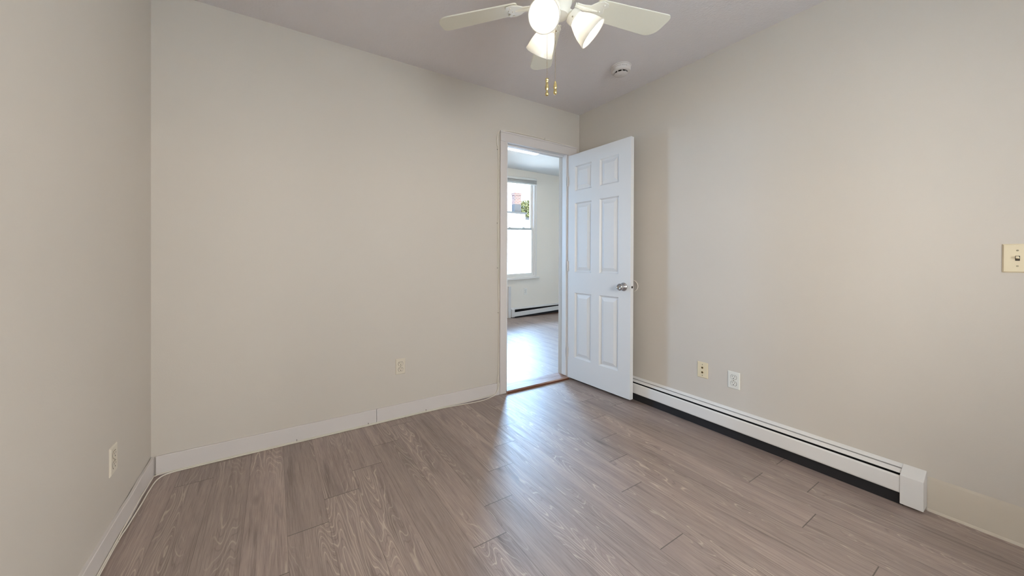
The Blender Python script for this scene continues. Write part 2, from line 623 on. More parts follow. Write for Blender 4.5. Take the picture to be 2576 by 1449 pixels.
# next room
WIN_FAR = [(-2.55, -2.0), (1.02, 1.90)]
FZB, FZT = 0.74, 2.60
b = MB()
xs = [-3.2] + [v for p_ in WIN_FAR for v in p_] + [3.3]
for i in range(0, len(xs), 2): b.box(xs[i], 3.0, -.04, xs[i + 1], 3.12, HF)
for a_, c_ in WIN_FAR: b.box(a_, 3.0, -.04, c_, 3.12, FZB).box(a_, 3.0, FZT, c_, 3.12, HF)
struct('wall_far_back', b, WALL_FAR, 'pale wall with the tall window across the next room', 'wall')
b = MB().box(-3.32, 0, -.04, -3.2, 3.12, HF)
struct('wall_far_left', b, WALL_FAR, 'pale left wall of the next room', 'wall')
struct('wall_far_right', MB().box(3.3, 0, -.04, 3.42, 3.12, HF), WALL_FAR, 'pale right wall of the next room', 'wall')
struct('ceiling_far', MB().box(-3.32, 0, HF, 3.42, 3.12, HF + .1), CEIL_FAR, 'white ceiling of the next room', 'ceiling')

# ------------------------------------------------------------------ trim, baseboards
b = MB()
CO = -0.888        # outer edge of casing
b.box(CO, -.017, 0, DX0, 0, 2.041)                 # left leg
b.box(DX1 - .004, -.017, 0, -0.052, 0, 2.041)        # right leg
b.box(CO, -.019, 2.041, -0.050, 0, 2.118)                # head
b.box(CO - .006, -.026, 2.110, -0.046, 0, 2.122)            # small cap lip
struct('trim_1', b, TRIM, 'white painted casing around the doorway', 'door trim', bevel=0.003)
b = MB()
b.box(DX0 - .001, 0.0, 0, DX0 + .018, WT, DZ)            # left jamb
b.box(DX1 - .014, 0.0, 0.03, DX1 + .001, 0.05, DZ)      # right jamb
b.box(DX0, 0.0, DZ - .016, DX1, WT, DZ + .001)           # head jamb
b.box(DX0 + .016, 0.042, DZ - .026, DX1 - .014, 0.075, DZ - .014)   # stop
b.box(DX0 + .017, 0.042, 0, DX0 + .028, 0.075, DZ - .016)
jm = struct('trim_2', b, DOORW, 'white door jamb lining the opening', 'door frame', bevel=0.002)
MB().box(DX0 + .0285, 0.044, 0.86, DX0 + .031, 0.072, 0.905).build('strike_plate', CHROME, jm, bevel=0.0008)
b = MB()
b.prism([(-.032, 0), (-.032, .014), (-.024, .021), (.105, .024), (.125, .002), (.125, 0)], DX0 + .0, DX1 + .0, lambda u, v, t: (t, u, v))
th = struct('trim_3', b, SADDLE, 'worn brown wooden threshold under the open door', 'threshold')
MB().box(DX0, -.0335, 0.0005, DX1, -.030, 0.013).build('front_edge', SADEDGE, th)

SEAM = -1.857
BH = 0.0955
b = MB()
for xa, xb in ((-L_ + .020, SEAM - .0012), (SEAM + .0012, CO)):
    b.prism([(0, 0), (-.012, 0), (-.012, BH - .003), (-.009, BH), (0, BH)], xa, xb, lambda u, v, t: (t, u, v))
struct('baseboard_back', b, TRIM, 'flat white baseboard along the back wall', 'baseboard')
b = MB()
ys = [0.0, -.03, -.08, -.14, -.20, -.27, -.34, -.42, -.5, -.7, -3.5]
gap = [.001, .0035, .003, .001, .0, .0025, .0035, .001, 0, 0, 0]
for i in range(len(ys) - 1):
    ring = []
    for y, g in ((ys[i], gap[i]), (ys[i + 1], gap[i + 1])):
        ring.append([(-L_ + g, y, 0), (-L_ + g + .012, y, 0), (-L_ + g + .012, y, BH - .002), (-L_ + g + .010, y, BH), (-L_ + g, y, BH)])
    A, B_ = ring
    va = [b.bm.verts.new(q) for q in A]
    vb = [b.bm.verts.new(q) for q in B_]
    for k in range(5): b.bm.faces.new((va[k], va[(k + 1) % 5], vb[(k + 1) % 5], vb[k]))
bmesh.ops.remove_doubles(b.bm, verts=b.bm.verts, dist=1e-5)
struct('baseboard_left', b, TRIM, 'flat white baseboard along the left wall', 'baseboard')
CREAM = mat('old_cream_paint', srgb(207, 195, 178), 0.6, spec=0.3, vary=0.02, vscale=6)
b = MB()
b.prism([(0, 0), (-.0010, 0), (-.0010, .138), (0, .150)], -3.5, -2.082, lambda u, v, t: (u, t, v))
b.prism([(-.0014, 0), (-.006, 0), (-.004, .006), (-.0014, .011)], -3.5, -2.082, lambda u, v, t: (u, t, v))
struct('baseboard_right', b, CREAM, 'cream band of older paint along the foot of the right wall past the heater', 'baseboard')

# ------------------------------------------------------------------ the open six-panel door
hx, hy = -0.155, -0.022
dang = math.atan2(-0.655 + .02, -.128 + .155)
door = empty('door_1', (hx, hy, 0), 'white six-panel door standing open against the right wall', 'door', kind='structure', rotz=dang)
DW, DT, DB, DTOP = 0.640, 0.036, 0.022, 2.028
# local: x along the leaf, visible face at y = 0 looking to -y(local) ; thickness to +y
# panels (u0, u1, z0, z1)
PAN = []
for u_a, u_b in ((.078, .262), (.346, .532)):
    PAN += [(u_a, u_b, 1.700, 1.920), (u_a, u_b, .976, 1.592), (u_a, u_b, .214, .795)]


def door_leaf():
    b = MB()
    bm = b.bm
    xs = sorted({0.0, DW} | {v for p_ in PAN for v in p_[:2]})
    zs = sorted({DB, DTOP} | {v for p_ in PAN for v in p_[2:]})
    for side in (0, 1):
        yf = lambda d: (-d if side == 0 else DT + d) * 1.0
        # d negative = into the leaf
        for i in range(len(xs) - 1):
            for k in range(len(zs) - 1):
                x0, x1, z0, z1 = xs[i], xs[i + 1], zs[k], zs[k + 1]
                ispan = any(abs(x0 - p_[0]) < 1e-6 and abs(x1 - p_[1]) < 1e-6 and abs(z0 - p_[2]) < 1e-6 and abs(z1 - p_[3]) < 1e-6 for p_ in PAN)
                if not ispan:
                    b.quad((x0, yf(0), z0), (x1, yf(0), z0), (x1, yf(0), z1), (x0, yf(0), z1))
                    continue
                loops = [(0, 0), (.003, -.0045), (.011, -.0125), (.017, -.0130), (.020, -.0120), (.044, -.0030), (.045, -.0022)]
                prev = None
                for ins, d in loops:
                    R = [(x0 + ins, yf(d), z0 + ins), (x1 - ins, yf(d), z0 + ins), (x1 - ins, yf(d), z1 - ins), (x0 + ins, yf(d), z1 - ins)]
                    if prev:
                        for q in range(4): b.quad(prev[q], prev[(q + 1) % 4], R[(q + 1) % 4], R[q])
                    prev = R
                b.quad(*prev)
    for (xa, za, xb, zb_) in ((0, DB, DW, DB), (DW, DB, DW, DTOP), (DW, DTOP, 0, DTOP), (0, DTOP, 0, DB)):
        b.quad((xa, 0, za), (xb, 0, zb_), (xb, DT, zb_), (xa, DT, za))
    bmesh.ops.remove_doubles(bm, verts=bm.verts, dist=1e-5)
    return b


# local y must point away from the viewer (towards the right wall)
leaf = door_leaf()
leaf.build('leaf', DOORW, door)
KX, KZ = 0.580, 0.880


def knob(sgn, y0):
    Mk = Matrix.Translation((KX, y0, KZ)) @ Matrix.Rotation(PI / 2 if sgn < 0 else -PI / 2, 4, 'X')
    k = MB().lathe([(0, 0), (.0325, 0), (.033, .003), (.030, .007), (.016, .011), (.012, .016), (.0115, .026), (.015, .031), (.024, .036),
                    (.0275, .044), (.0272, .051), (.024, .057), (.017, .0605), (.0155, .0585), (.008, .0575), (0, .0575)], Mk, 32)
    o = k.build('door_knob', CHROME, door, smooth=True, angle=50)
    MB().lathe([(0, .0575), (.006, .0575), (.006, .0605), (0, .0605)], Mk, 16).build('lock_button', CHROME, o, smooth=True)


knob(-1, 0.0)
knob(1, DT)
lp = MB().box(DW, .006, KZ - .028, DW + .0012, DT - .006, KZ + .028).build('latch_plate', DOORW, door)
MB().lathe([(0, 0), (.0095, 0), (.009, .002), (0, .002)], Matrix.Translation((DW + .001, DT / 2, KZ)) @ Matrix.Rotation(PI / 2, 4, 'Y'), 16).build('latch_bolt', SLOT, lp, smooth=True)
for hz in (0.25, 1.03, 1.80):
    MB().lathe([(0, -.045), (.0065, -.045), (.0065, .045), (0, .045)], Matrix.Translation((-.006, -.004, hz)), 12).build('hinge', TRIM, door, smooth=True)

# round wall plate where the knob would hit
bp = MB().lathe([(0, 0), (.046, 0), (.046, .002), (.043, .005), (.036, .004), (.033, .0025), (0, .0025)],
                Matrix.Translation((0, -.590, .882)) @ Matrix.Rotation(-PI / 2, 4, 'Y'), 40).build('door_bumper', mat('painted_bumper', srgb(210, 200, 188), 0.5, vary=0.02), smooth=True)
tag(bp, 'round white bumper plate on the right wall just past the open door\'s edge', 'bumper')

# ------------------------------------------------------------------ baseboard heaters


def heater(e, y0, y1, cap_at, sag=None):
    """local frame: wall at x = 0, room side is -x, runs along y from y0 (far) to y1 (near)"""
    P = lambda u, v, t: (-u, t, v)
    MB().prism([(0, .012), (.004, .012), (.004, .158), (.018, .154), (.018, .157), (.001, .1685), (0, .1685)], y0, y1, P).build('back_plate', HEATW, e)
    MB().prism([(.0250, .1520), (.027, .1540), (.048, .1435), (.0485, .1405), (.046, .1405), (.027, .1500)], y0, y1, P).build('damper', HEATW, e)
    fp = MB()
    prof = [(.0555, .128), (.0560, .1335), (.0605, .1325), (.0635, .1270), (.0635, .064), (.0610, .058), (.052, .056), (.052, .058), (.0600, .061), (.0615, .066), (.0615, .126), (.0585, .129)]
    fp.prism(prof, y0, y1, P)
    if sag:
        fp.apply(lambda c: c + Vector((0, 0, sag(c.y))))
    fp.build('front_panel', HEATW, e)
    n = 46
    sg = 1 if y1 > y0 else -1
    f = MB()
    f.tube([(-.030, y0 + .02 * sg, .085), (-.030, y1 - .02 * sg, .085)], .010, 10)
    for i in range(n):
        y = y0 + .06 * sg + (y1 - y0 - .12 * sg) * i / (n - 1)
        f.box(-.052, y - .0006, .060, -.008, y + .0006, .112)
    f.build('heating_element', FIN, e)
    MB().box(-.046, min(y0, y1), .0005, -.004, max(y0, y1), .054).box(-.009, min(y0, y1), .054, -.0042, max(y0, y1), .145).build('gap_shade', DARK, e)  # dark boxes put in as the shade inside and under the heater
    # end cap
    ya, yb = cap_at
    c = MB()
    c.prism([(0, .015), (.0665, .013), (.0665, .1400), (.002, .1705), (0, .1705)], ya, yb, P)
    c.build('end_cap', HEATW, e, bevel=.0015)


h1 = empty('baseboard_heater', (0, 0, 0), 'long white baseboard heater running along the right wall past the open door', 'heater')
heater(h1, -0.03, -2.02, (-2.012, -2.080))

SHX = lambda x: 0.035 * (x - 1.6)
h2 = empty('baseboard_heater', (1.30, 3.0, 0), 'white baseboard heater with a sagging front panel under the far window', 'heater', rotz=PI / 2)
# local +y (of heater frame) -> world -x after +90 rotation ; local -x -> world -y
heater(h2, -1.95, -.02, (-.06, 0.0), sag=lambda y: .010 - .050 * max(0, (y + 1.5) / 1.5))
for ch in list(h2.children):
    for v in ch.data.vertices:
        v.co.z = v.co.z * 1.08 + max(0.0, .028 * (-v.co.y / 1.3))
MB().box(-.034, .004, .002, -.002, .056, .58).build('riser_cover', HEATW, h2, bevel=.003)
bb = MB().box(1.36, 2.985, 0, 3.3, 3.0, .05)
struct('baseboard_far', bb, SADEDGE, 'brown wood strip at the wall foot below the far heater', 'baseboard')

# ------------------------------------------------------------------ outlets, plates, switch


def plate_mesh(wd, ht, d=.0055):
    b = MB()
    loops = [(0, 0), (0, d * .35), (.004, d), (.006, d)]
    prev = None
    for ins, y in loops:
        R = [(-wd / 2 + ins, -y, -ht / 2 + ins), (wd / 2 - ins, -y, -ht / 2 + ins), (wd / 2 - ins, -y, ht / 2 - ins), (-wd / 2 + ins, -y, ht / 2 - ins)]
        if prev:
            for q in range(4): b.quad(prev[q], prev[(q + 1) % 4], R[(q + 1) % 4], R[q])
        else:
            b.quad(*R)
        prev = R
    b.quad(*prev)
    bmesh.ops.remove_doubles(b.bm, verts=b.bm.verts, dist=1e-6)
    return b


def outlet(loc, rotz, pm, label, wd=.068, ht=.106):
    """local: wall plane y = 0, faces -y"""
    e = empty('power_outlet', loc, label, 'outlet', 'duplex power outlets', rotz)
    plate_mesh(wd, ht).build('cover_plate', pm, e)
    for s in (1, -1):
        cz = s * .0195
        prof = []
        R = .0165
        for i in range(28):
            a = 2 * PI * i / 28
            x, z = R * cos(a), R * sin(a)
            prof.append((x, max(-.0125, min(.0125, z))))
        r = MB().prism(prof, -.0052, -.0075, lambda u, v, t: (u, t, v + cz)).build('receptacle', pm, e, bevel=.0006)
        MB().prism([(u * 1.08, v * 1.09) for u, v in prof], -.0050, -.0060, lambda u, v, t: (u, t, v + cz)).build('recess', SLOT, r)
        sl = MB()
        sl.box(-.0075, -.0078, cz + .0010, -.0055, -.0072, cz + .0085)
        sl.box(.0050, -.0078, cz + .0015, .0070, -.0072, cz + .0080)
        sl.lathe([(0, 0), (.0027, 0), (.0027, .0006), (0, .0006)], Matrix.Translation((0, -.0072, cz - .0065)) @ Matrix.Rotation(PI / 2, 4, 'X'), 12)
        sl.build('slots', SLOT, r)
    MB().lathe([(0, 0), (.003, 0), (.0025, .0012), (0, .0014)], Matrix.Translation((0, -.0055, 0)) @ Matrix.Rotation(PI / 2, 4, 'X'), 12).build('screw', SCREW, e, smooth=True)
    return e


outlet((-1.695, 0, .352), 0, IVORY, 'ivory power outlet alone on the back wall left of the doorway')
o2 = outlet((0, -1.317, .344), -PI / 2, OFFWH, 'off-white power outlet above the heater, right of the almond plate')
outlet((-L_, -.498, .325), PI / 2, IVORY, 'ivory power outlet low on the left wall near the corner')
o4 = outlet((1.655, 3.0, .475), 0, mat('white_plastic', srgb(246, 240, 230), 0.4, vary=0.01), 'small white power outlet under the window of the next room', .075, .13)
# the wall-mounted box of the right outlet stands proud of the wall
cp = empty('cable_jack_plate', (0, -1.129, .358), 'almond wall plate with two dark jack holes above the heater', 'wall plate', rotz=-PI / 2)
plate_mesh(.068, .104).build('cover_plate', ALMOND, cp)
for z in (.0155, -.0155):
    j = MB().lathe([(.0045, 0), (.0068, 0), (.0068, .0016), (.0045, .0016)], Matrix.Translation((0, -.0055, z)) @ Matrix.Rotation(PI / 2, 4, 'X'), 16, cap=False).build('jack_ring', BRASS, cp, smooth=True)
    MB().lathe([(0, 0), (.0058, 0), (.0058, .0008), (0, .0008)], Matrix.Translation((0, -.0052, z)) @ Matrix.Rotation(PI / 2, 4, 'X'), 16).build('jack_hole', SLOT, j)
for z in (.036, -.036):
    MB().lathe([(0, 0), (.003, 0), (.0025, .0012), (0, .0014)], Matrix.Translation((0, -.0055, z)) @ Matrix.Rotation(PI / 2, 4, 'X'), 12).build('screw', SCREW, cp, smooth=True)
sw = empty('light_switch', (0, -2.297, 1.103), 'almond toggle light switch at the right edge of the view', 'switch', rotz=-PI / 2)
plate_mesh(.068, .111).build('cover_plate', ALMOND, sw)
t_ = MB().box(-.0052, -.0059, -.0095, .0052, -.0050, .0095).build('toggle_slot', SLOT, sw)
MB().prism([(-.0042, .0000), (.0042, .0000), (.0034, .0140), (-.0034, .0140)], -.0035, .0035,
           lambda u, v, t: (u, -.005 - v * .9, .000 + t + v * .30)).build('toggle', ALMOND, t_, bevel=.0008)
for z in (.030, -.030):
    MB().lathe([(0, 0), (.003, 0), (.0025, .0012), (0, .0014)], Matrix.Translation((0, -.0055, z)) @ Matrix.Rotation(PI / 2, 4, 'X'), 12).build('screw', SCREW, sw, smooth=True)

# ------------------------------------------------------------------ cables
def cable(pts, r, label, n=8):
    o = MB().tube(spline(pts, n), r, 8).build('cable', CABLE, smooth=True, angle=80)
    return tag(o, label, 'cable')


def clip(parent, c, d, nrm, nail=True):
    """small saddle clip at c, cable direction d, surface normal nrm"""
    d, nrm = Vector(d).normalized(), Vector(nrm).normalized()
    s = d.cross(nrm)
    c = Vector(c)
    M = Matrix((s, d, nrm)).transposed().to_4x4()
    M.translation = c
    b = MB()
    prof = [(-.006, -.002), (-.006, .003), (-.003, .006), (.003, .006), (.006, .003), (.006, -.002)]
    b.prism(prof, -.003, .003, lambda u, v, t: M @ Vector((u, t, v)))
    o = b.build('clip', CLIP, parent)
    MB().lathe([(0, .0), (.002, 0), (.0025, .004), (0, .005)], M @ Matrix.Translation((-.0075, 0, 0)), 8).build('nail', NAIL, o)


W_ = -L_ + .012
ca = cable([(W_ + .0045, -3.3, .012), (W_ + .0045, -1.6, .012), (W_ + .0045, -.75, .012), (W_ + .005, -.506, .012), (W_ + .008, -.40, .006), (-2.936, -.24, .0035), (-2.934, -.15, .0035), (-2.924, -.060, .0035), (-2.888, -.024, .0035), (-2.80, -.0185, .0035),
            (-2.6, -.0165, .0035), (-2.321, -.0165, .0035), (-1.911, -.0165, .0035), (-1.514, -.0165, .0035), (-1.36, -.021, .0035), (-1.25, -.034, .0035), (-1.134, -.048, .0035),
            (-1.05, -.047, .0035), (-.99, -.032, .0035), (-.935, -.0185, .012), (-.907, -.0165, .06), (-.909, -.016, .095), (-.897, -.005, .16), (-.8935, -.004, .30), (-.8930, -.004, .66),
            (-.9015, -.004, 1.02), (-.9045, -.004, 1.38), (-.9045, -.004, 1.70), (-.9055, -.004, 1.97), (-.914, -.004, 2.00), (-.918, -.004, 2.04), (-.910, -.004, 2.085), (-.893, -.004, 2.118), (-.855, -.004, 2.1300),
            (-.823, -.004, 2.1345), (-.724, -.004, 2.1395), (-.514, -.004, 2.1405), (-.421, -.004, 2.139), (-.287, -.004, 2.135), (-.143, -.004, 2.131), (-.052, -.004, 2.1262)], .0031,
           'white cable cutting wide round the left corner and bowing above the door head')
cb = cable([(W_ + .004, -3.3, .020), (W_ + .004, -.506, .021), (W_ + .0035, -.2, .016), (W_ + .004, -.04, .008), (W_ + .010, -.0215, .005), (W_ + .05, -.0160, .008),
            (-2.6, -.0155, .0098), (-2.321, -.0155, .0098), (-1.911, -.0155, .0098), (-1.514, -.0155, .0098), (-1.2, -.0155, .010), (-1.0, -.0155, .012), (-.925, -.0160, .02),
            (-.899, -.0158, .07), (-.897, -.015, .098), (-.8915, -.006, .15), (-.8912, -.004, .4), (-.8912, -.004, 1.2), (-.8912, -.004, 2.0), (-.8920, -.004, 2.095), (-.880, -.004, 2.1245),
            (-.70, -.004, 2.1252), (-.42, -.004, 2.1255), (-.20, -.004, 2.1254), (-.055, -.004, 2.1225)], .0024,
           'thin white cable pinned tight along the back baseboard and door casing edge')
for y in (-.506, -1.6): clip(ca, (W_ + .002, y, .012), (0, 1, 0), (1, 0, 0))
for x in (-2.321, -1.911, -1.514): clip(cb, (x, -.0125, .0095), (1, 0, 0), (0, -1, 0))
for x, z in ((-.9055, 1.97), (-.9045, 1.38), (-.9015, 1.02), (-.893, .66)): clip(ca, (x, -.001, z), (0, 0, 1), (0, -1, 0))
clip(ca, (-.421, -.001, 2.139), (1, 0, 0), (0, -1, 0))

# ------------------------------------------------------------------ ceiling fan
FX, FY = -1.405, -1.255
fan = empty('ceiling_fan', (FX, FY, H), 'white five-blade ceiling fan with three lit glass lamp shades', 'ceiling fan')
MB().lathe([(0, 0), (.07, 0), (.072, -.012), (.055, -.040), (.022, -.052), (0, -.052)], None, 40).build('canopy', FANW, fan, smooth=True)
MB().lathe([(.014, -.045), (.014, -.10)], None, 16).build('downrod', FANW, fan, smooth=True)
MB().lathe([(0, -.088), (.04, -.090), (.088, -.104), (.108, -.125), (.110, -.170), (.100, -.195), (.085, -.212), (.080, -.226), (0, -.226)], None, 48).build('motor_housing', FANW, fan, smooth=True)
MB().lathe([(0, -.224), (.056, -.224), (.058, -.232), (.056, -.262), (.050, -.276), (.048, -.300), (.040, -.312), (.014, -.318), (0, -.318)], None, 40).build('switch_housing', FANW, fan, smooth=True)
ZB = -0.240
TH0 = -13.3
PITCH_B = math.radians(-11)
RT = 0.556


def blade_outline():
    pts = []
    r_in, wi, wo_ = .175, .050, .0635
    pts.append((r_in, -wi + .008))
    pts.append((r_in + .008, -wi))
    rr, rs = .056, .024
    for i in range(9):
        a = -PI / 2 + (PI / 2) * i / 8
        pts.append((RT - rs + rs * cos(a), -wo_ + rs + rs * sin(a)))
    for i in range(11):
        a = (PI / 2) * i / 10
        pts.append((RT - .004 - rr + rr * cos(a) - .004 * i / 10, wo_ - rr + rr * sin(a)))
    pts.append((r_in + .008, wi))
    pts.append((r_in, wi - .008))
    return pts


def bracket_mesh():
    b = MB()
    out = [(.085, -.014), (.120, -.013), (.150, -.018), (.172, -.040), (.196, -.050), (.222, -.044), (.228, -.030), (.214, -.018), (.222, 0), (.214, .018), (.228, .030), (.222, .044),
           (.196, .050), (.172, .040), (.150, .018), (.120, .013), (.085, .014)]
    b.prism(out, -.010, -.0045, lambda u, v, t: (u, v, t))
    for u, v in ((.205, -.034), (.205, .034), (.200, 0)):
        b.lathe([(0, -.0135), (.004, -.013), (.005, -.0100), (.005, -.009)], Matrix.Translation((u, v, 0)), 10)
    b.tube(spline([(.080, 0, -.004), (.110, 0, -.012), (.150, 0, -.012), (.190, 0, -.010)], 6), [.010, .010, .010, .009, .009, .009, .009, .009, .008, .008, .008, .007, .007, .006, .006, .005, .005, .004, .004], 8)
    return b


for k in range(5):
    ang = math.radians(TH0 + 72 * k)
    Mb = Matrix.Translation((0, 0, ZB)) @ Matrix.Rotation(ang, 4, 'Z') @ Matrix.Rotation(PITCH_B, 4, 'X')
    bl = MB().prism(blade_outline(), -.003, .003, lambda u, v, t: (u, v, t)).apply(lambda c: Mb @ c).build('blade', BLADE, fan, bevel=.0012)
    bracket_mesh().apply(lambda c: Mb @ c).build('blade_bracket', FANW, bl, bevel=.001)

CAM_AZ = math.atan2(-2.395 - FY, -2.440 - FX)
for k, da in enumerate((-23, 97, 217)):
    az = CAM_AZ + math.radians(da)
    tilt = math.radians(43)
    # lamp axis: points outwards and down
    ax = Vector((cos(az) * cos(tilt), sin(az) * cos(tilt), -sin(tilt)))
    base = Vector((cos(az) * .058, sin(az) * .058, -.310))
    q = Vector((0, 0, 1)).rotation_difference(ax)
    Ml = Matrix.Translation(base) @ q.to_matrix().to_4x4()
    ar = MB().lathe([(0, -.032), (.014, -.030), (.016, -.012), (.0305, -.004), (.033, .004), (.033, .022), (.031, .024), (.0295, .024), (.0295, .004), (0, .002)], Ml, 32)
    arm = ar.build('lamp_holder', FANW, fan, smooth=True)
    for i in range(3):
        a = 2 * PI * i / 3 + .5
        tb = MB()
        tb.lathe([(0, -.002), (.0028, -.002), (.0034, .004), (0, .0052)], Ml @ Matrix.Rotation(a, 4, 'Z') @ Matrix.Translation((.0325, 0, .014)) @ Matrix.Rotation(PI / 2, 4, 'Y'), 10)
        tb.build('thumb_screw', SCREW, arm, smooth=True)
    pr = [(.0285, .010), (.0300, .022), (.0375, .036), (.0480, .058), (.0555, .080), (.0600, .100), (.0625, .112), (.0650, .116), (.0655, .1195), (.0630, .1210),
          (.0605, .1190), (.0585, .112), (.0560, .100), (.0520, .080), (.0445, .058), (.0345, .038), (.0265, .022), (.0255, .012), (.0285, .010)]
    MB().lathe(pr, Ml, 40, cap=False).build('lamp_shade', FROST, arm, smooth=True, angle=60)
    MB().lathe([(0, .010), (.012, .011), (.0135, .030), (.018, .042), (.0262, .060), (.0290, .074), (.0270, .088), (.0200, .099), (.0100, .1045), (0, .106)], Ml, 20).build('bulb', BULB, arm, smooth=True, angle=80)


def pull_chain(dx, dy, z0, zf, ztail, small):
    c = MB()
    n = int((z0 - zf) / .0052)
    for i in range(n + 1):
        c.ball((dx, dy, z0 - (z0 - zf) * i / n), .0017, 6, 4)
    o = c.build('pull_chain', CHAINM, fan, smooth=True, angle=80)
    M = Matrix.Translation((dx, dy, 0))
    L0 = zf - ztail
    if small:
        f = MB().lathe([(0, zf + .006), (.0065, zf + .004), (.0065, zf - .006), (.0045, zf - .008), (.0065, zf - .010), (.0045, zf - .014),
                        (.0062, zf - .020), (.0078, zf - .034), (.0072, zf - .041), (.0045, zf - .046), (.0042, zf - .052), (.0075, zf - .060), (.0072, zf - .067), (0, zf - .072)], M, 16)
    else:
        f = MB().lathe([(0, zf + .001), (.0030, zf - .001), (.0050, zf - .008), (.0078, zf - .024), (.0075, zf - .031), (.0048, zf - .035), (.0070, zf - .041), (.0080, zf - .048), (.0068, zf - .054), (0, zf - .060)], M, 16)
    f.build('pull_fob', BRASS, o, smooth=True, angle=60)


# ------------------------------------------------------------------ smoke detector
sd = empty('smoke_detector', (-.372, -.758, H), 'round white smoke detector on the ceiling right of the fan', 'smoke detector')
MB().lathe([(0, 0), (.067, 0), (.0685, -.003), (.067, -.006), (.0655, -.0065)], None, 48).build('base_plate', SMOKE, sd, smooth=True)
MB().lathe([(.0625, -.0065), (.0640, -.0085), (.0640, -.034), (.0610, -.0395), (.0520, -.0430), (.0480, -.0435), (.0440, -.0425), (.0425, -.040)], None, 48, cap=False).build('cover', SMOKE, sd, smooth=True)
MB().lathe([(0, -.052), (.0435, -.052), (.0455, -.0535), (.0450, -.0555), (.036, -.0585), (0, -.0600)], None, 48).build('sensor_cap', SMOKE, sd, smooth=True)
fdir = math.atan2(-2.395 + .758, -2.44 + .372)
vent = MB().lathe([(.0395, -.040), (.0395, -.0525)], None, 32, cap=False).build('vent_slots', SLOT, sd)
for i in range(9):
    Mr = Matrix.Rotation(fdir + .18 + 2 * PI * i / 9, 4, 'Z')
    MB().box(.0385, -.0025, -.0530, .0440, .0025, -.0400).apply(lambda c: Mr @ c).build('vent_rib', SMOKE, vent)
MB().lathe([(0, -.0590), (.007, -.0590), (.007, -.0610), (0, -.0615)], None, 16).build('test_button', SMOKE, sd, smooth=True)
# worn, unreadable grey lettering moulded round the rim
tk = MB()
hts = [.9, .6, .6, .7, .6, .6, .6, 1.0, 0, 1.0, 1.0, .6, .6, .6, .6, .6]
for i, h_ in enumerate(hts):
    if h_ == 0: continue
    a = fdir - .62 + 1.24 * i / (len(hts) - 1)
    zt_ = -.0215 + .0028 * h_
    zb_ = -.0245 if i == len(hts) - 1 else -.0222
    r = .0643
    p0, p1 = a - .022, a + .022
    tk.quad((r * cos(p0), r * sin(p0), zb_), (r * cos(p1), r * sin(p1), zb_), (r * cos(p1), r * sin(p1), zt_), (r * cos(p0), r * sin(p0), zt_))
tk.build('worn_lettering', mat('faded_print', srgb(140, 130, 118), 0.6, vary=0.05), sd)

# ------------------------------------------------------------------ windows


def window(name, x0, x1, y, z0, z1, label, inward=-1, detail=False, rz=None):
    """double-hung window in a wall at y; the room lies towards inward*y"""
    s = inward
    e = empty(name, ((x0 + x1) / 2, y, z0), label, 'window', kind='structure', rotz=rz or 0.0)
    if rz: e.location = (y, (x0 + x1) / 2, z0)
    hw, ht = (x1 - x0) / 2, z1 - z0
    Y = lambda d: -s * d      # d > 0 goes outwards
    sh = (lambda c: c + Vector((0, 0, .035 * (c.x + (x0 + x1) / 2 - 1.6)))) if detail else (lambda c: c)

    def bx(b, xa, da, za, xb, db, zb_): b.box(min(xa, xb), min(Y(da), Y(db)), za, max(xa, xb), max(Y(da), Y(db)), zb_)
    f = MB()
    fw_ = .045
    for xa, xb in ((-hw, -hw + fw_), (hw - fw_, hw)): bx(f, xa, .004, .001, xb, .11, ht)
    bx(f, -hw + fw_, .004, .001, hw - fw_, .11, .035)
    bx(f, -hw + fw_, .004, ht - .035, hw - fw_, .11, ht)
    f.apply(sh).build('window_frame', VINYL, e, bevel=.002)
    c = MB()
    cw = .018
    for xa, xb in ((-hw - cw, -hw + .012), (hw - .012, hw + cw)): bx(c, xa, -.012, .005, xb, .002, ht - .012)
    bx(c, -hw - cw, -.012, ht - .012, hw + cw, .002, ht + cw)
    c.apply(sh).build('casing', VINYL, e, bevel=.002)
    st = MB()
    bx(st, -hw - .06, -.045, -.028, hw + .06, .018, 0.006)
    st.apply(sh).build('stool', VINYL, e, bevel=.003)
    mid = ht * .495
    sw_ = .048
    ix = hw - fw_

    def sash(nm, za, zb_, d0, d1):
        b = MB()
        for xa, xb in ((-ix, -ix + sw_), (ix - sw_, ix)): bx(b, xa, d0, za, xb, d1, zb_)
        bx(b, -ix + sw_, d0, za, ix - sw_, d1, za + .045)
        bx(b, -ix + sw_, d0, zb_ - .035, ix - sw_, d1, zb_)
        o = b.apply(sh).build(nm, VINYL, e, bevel=.002)
        g = MB()
        dm = (d0 + d1) / 2
        bx(g, -ix + sw_ - .004, dm - .002, za + .041, ix - sw_ + .004, dm + .002, zb_ - .031)
        g.apply(sh).build('glass_pane', GLASS, o)
        return o
    lo = sash('lower_sash', .035, mid + .018, .02, .05)
    sash('upper_sash', mid - .018, ht - .035, .056, .086)
    if detail:
        for x in (-.16, .16):
            k = MB()
            k.prism([(-.035, 0), (-.018, .016), (.018, .016), (.035, 0)], .022, .048, lambda u, v, t: (u + x, Y(t), v + mid + .018))
            k.apply(sh).build('sash_lock', RAILM, lo)
        m_ = MB()
        bx(m_, -ix + sw_, .0185, mid - .018, ix - sw_, .020, mid + .018)
        m_.apply(sh).build('meeting_rail', RAILM, lo)
    return e


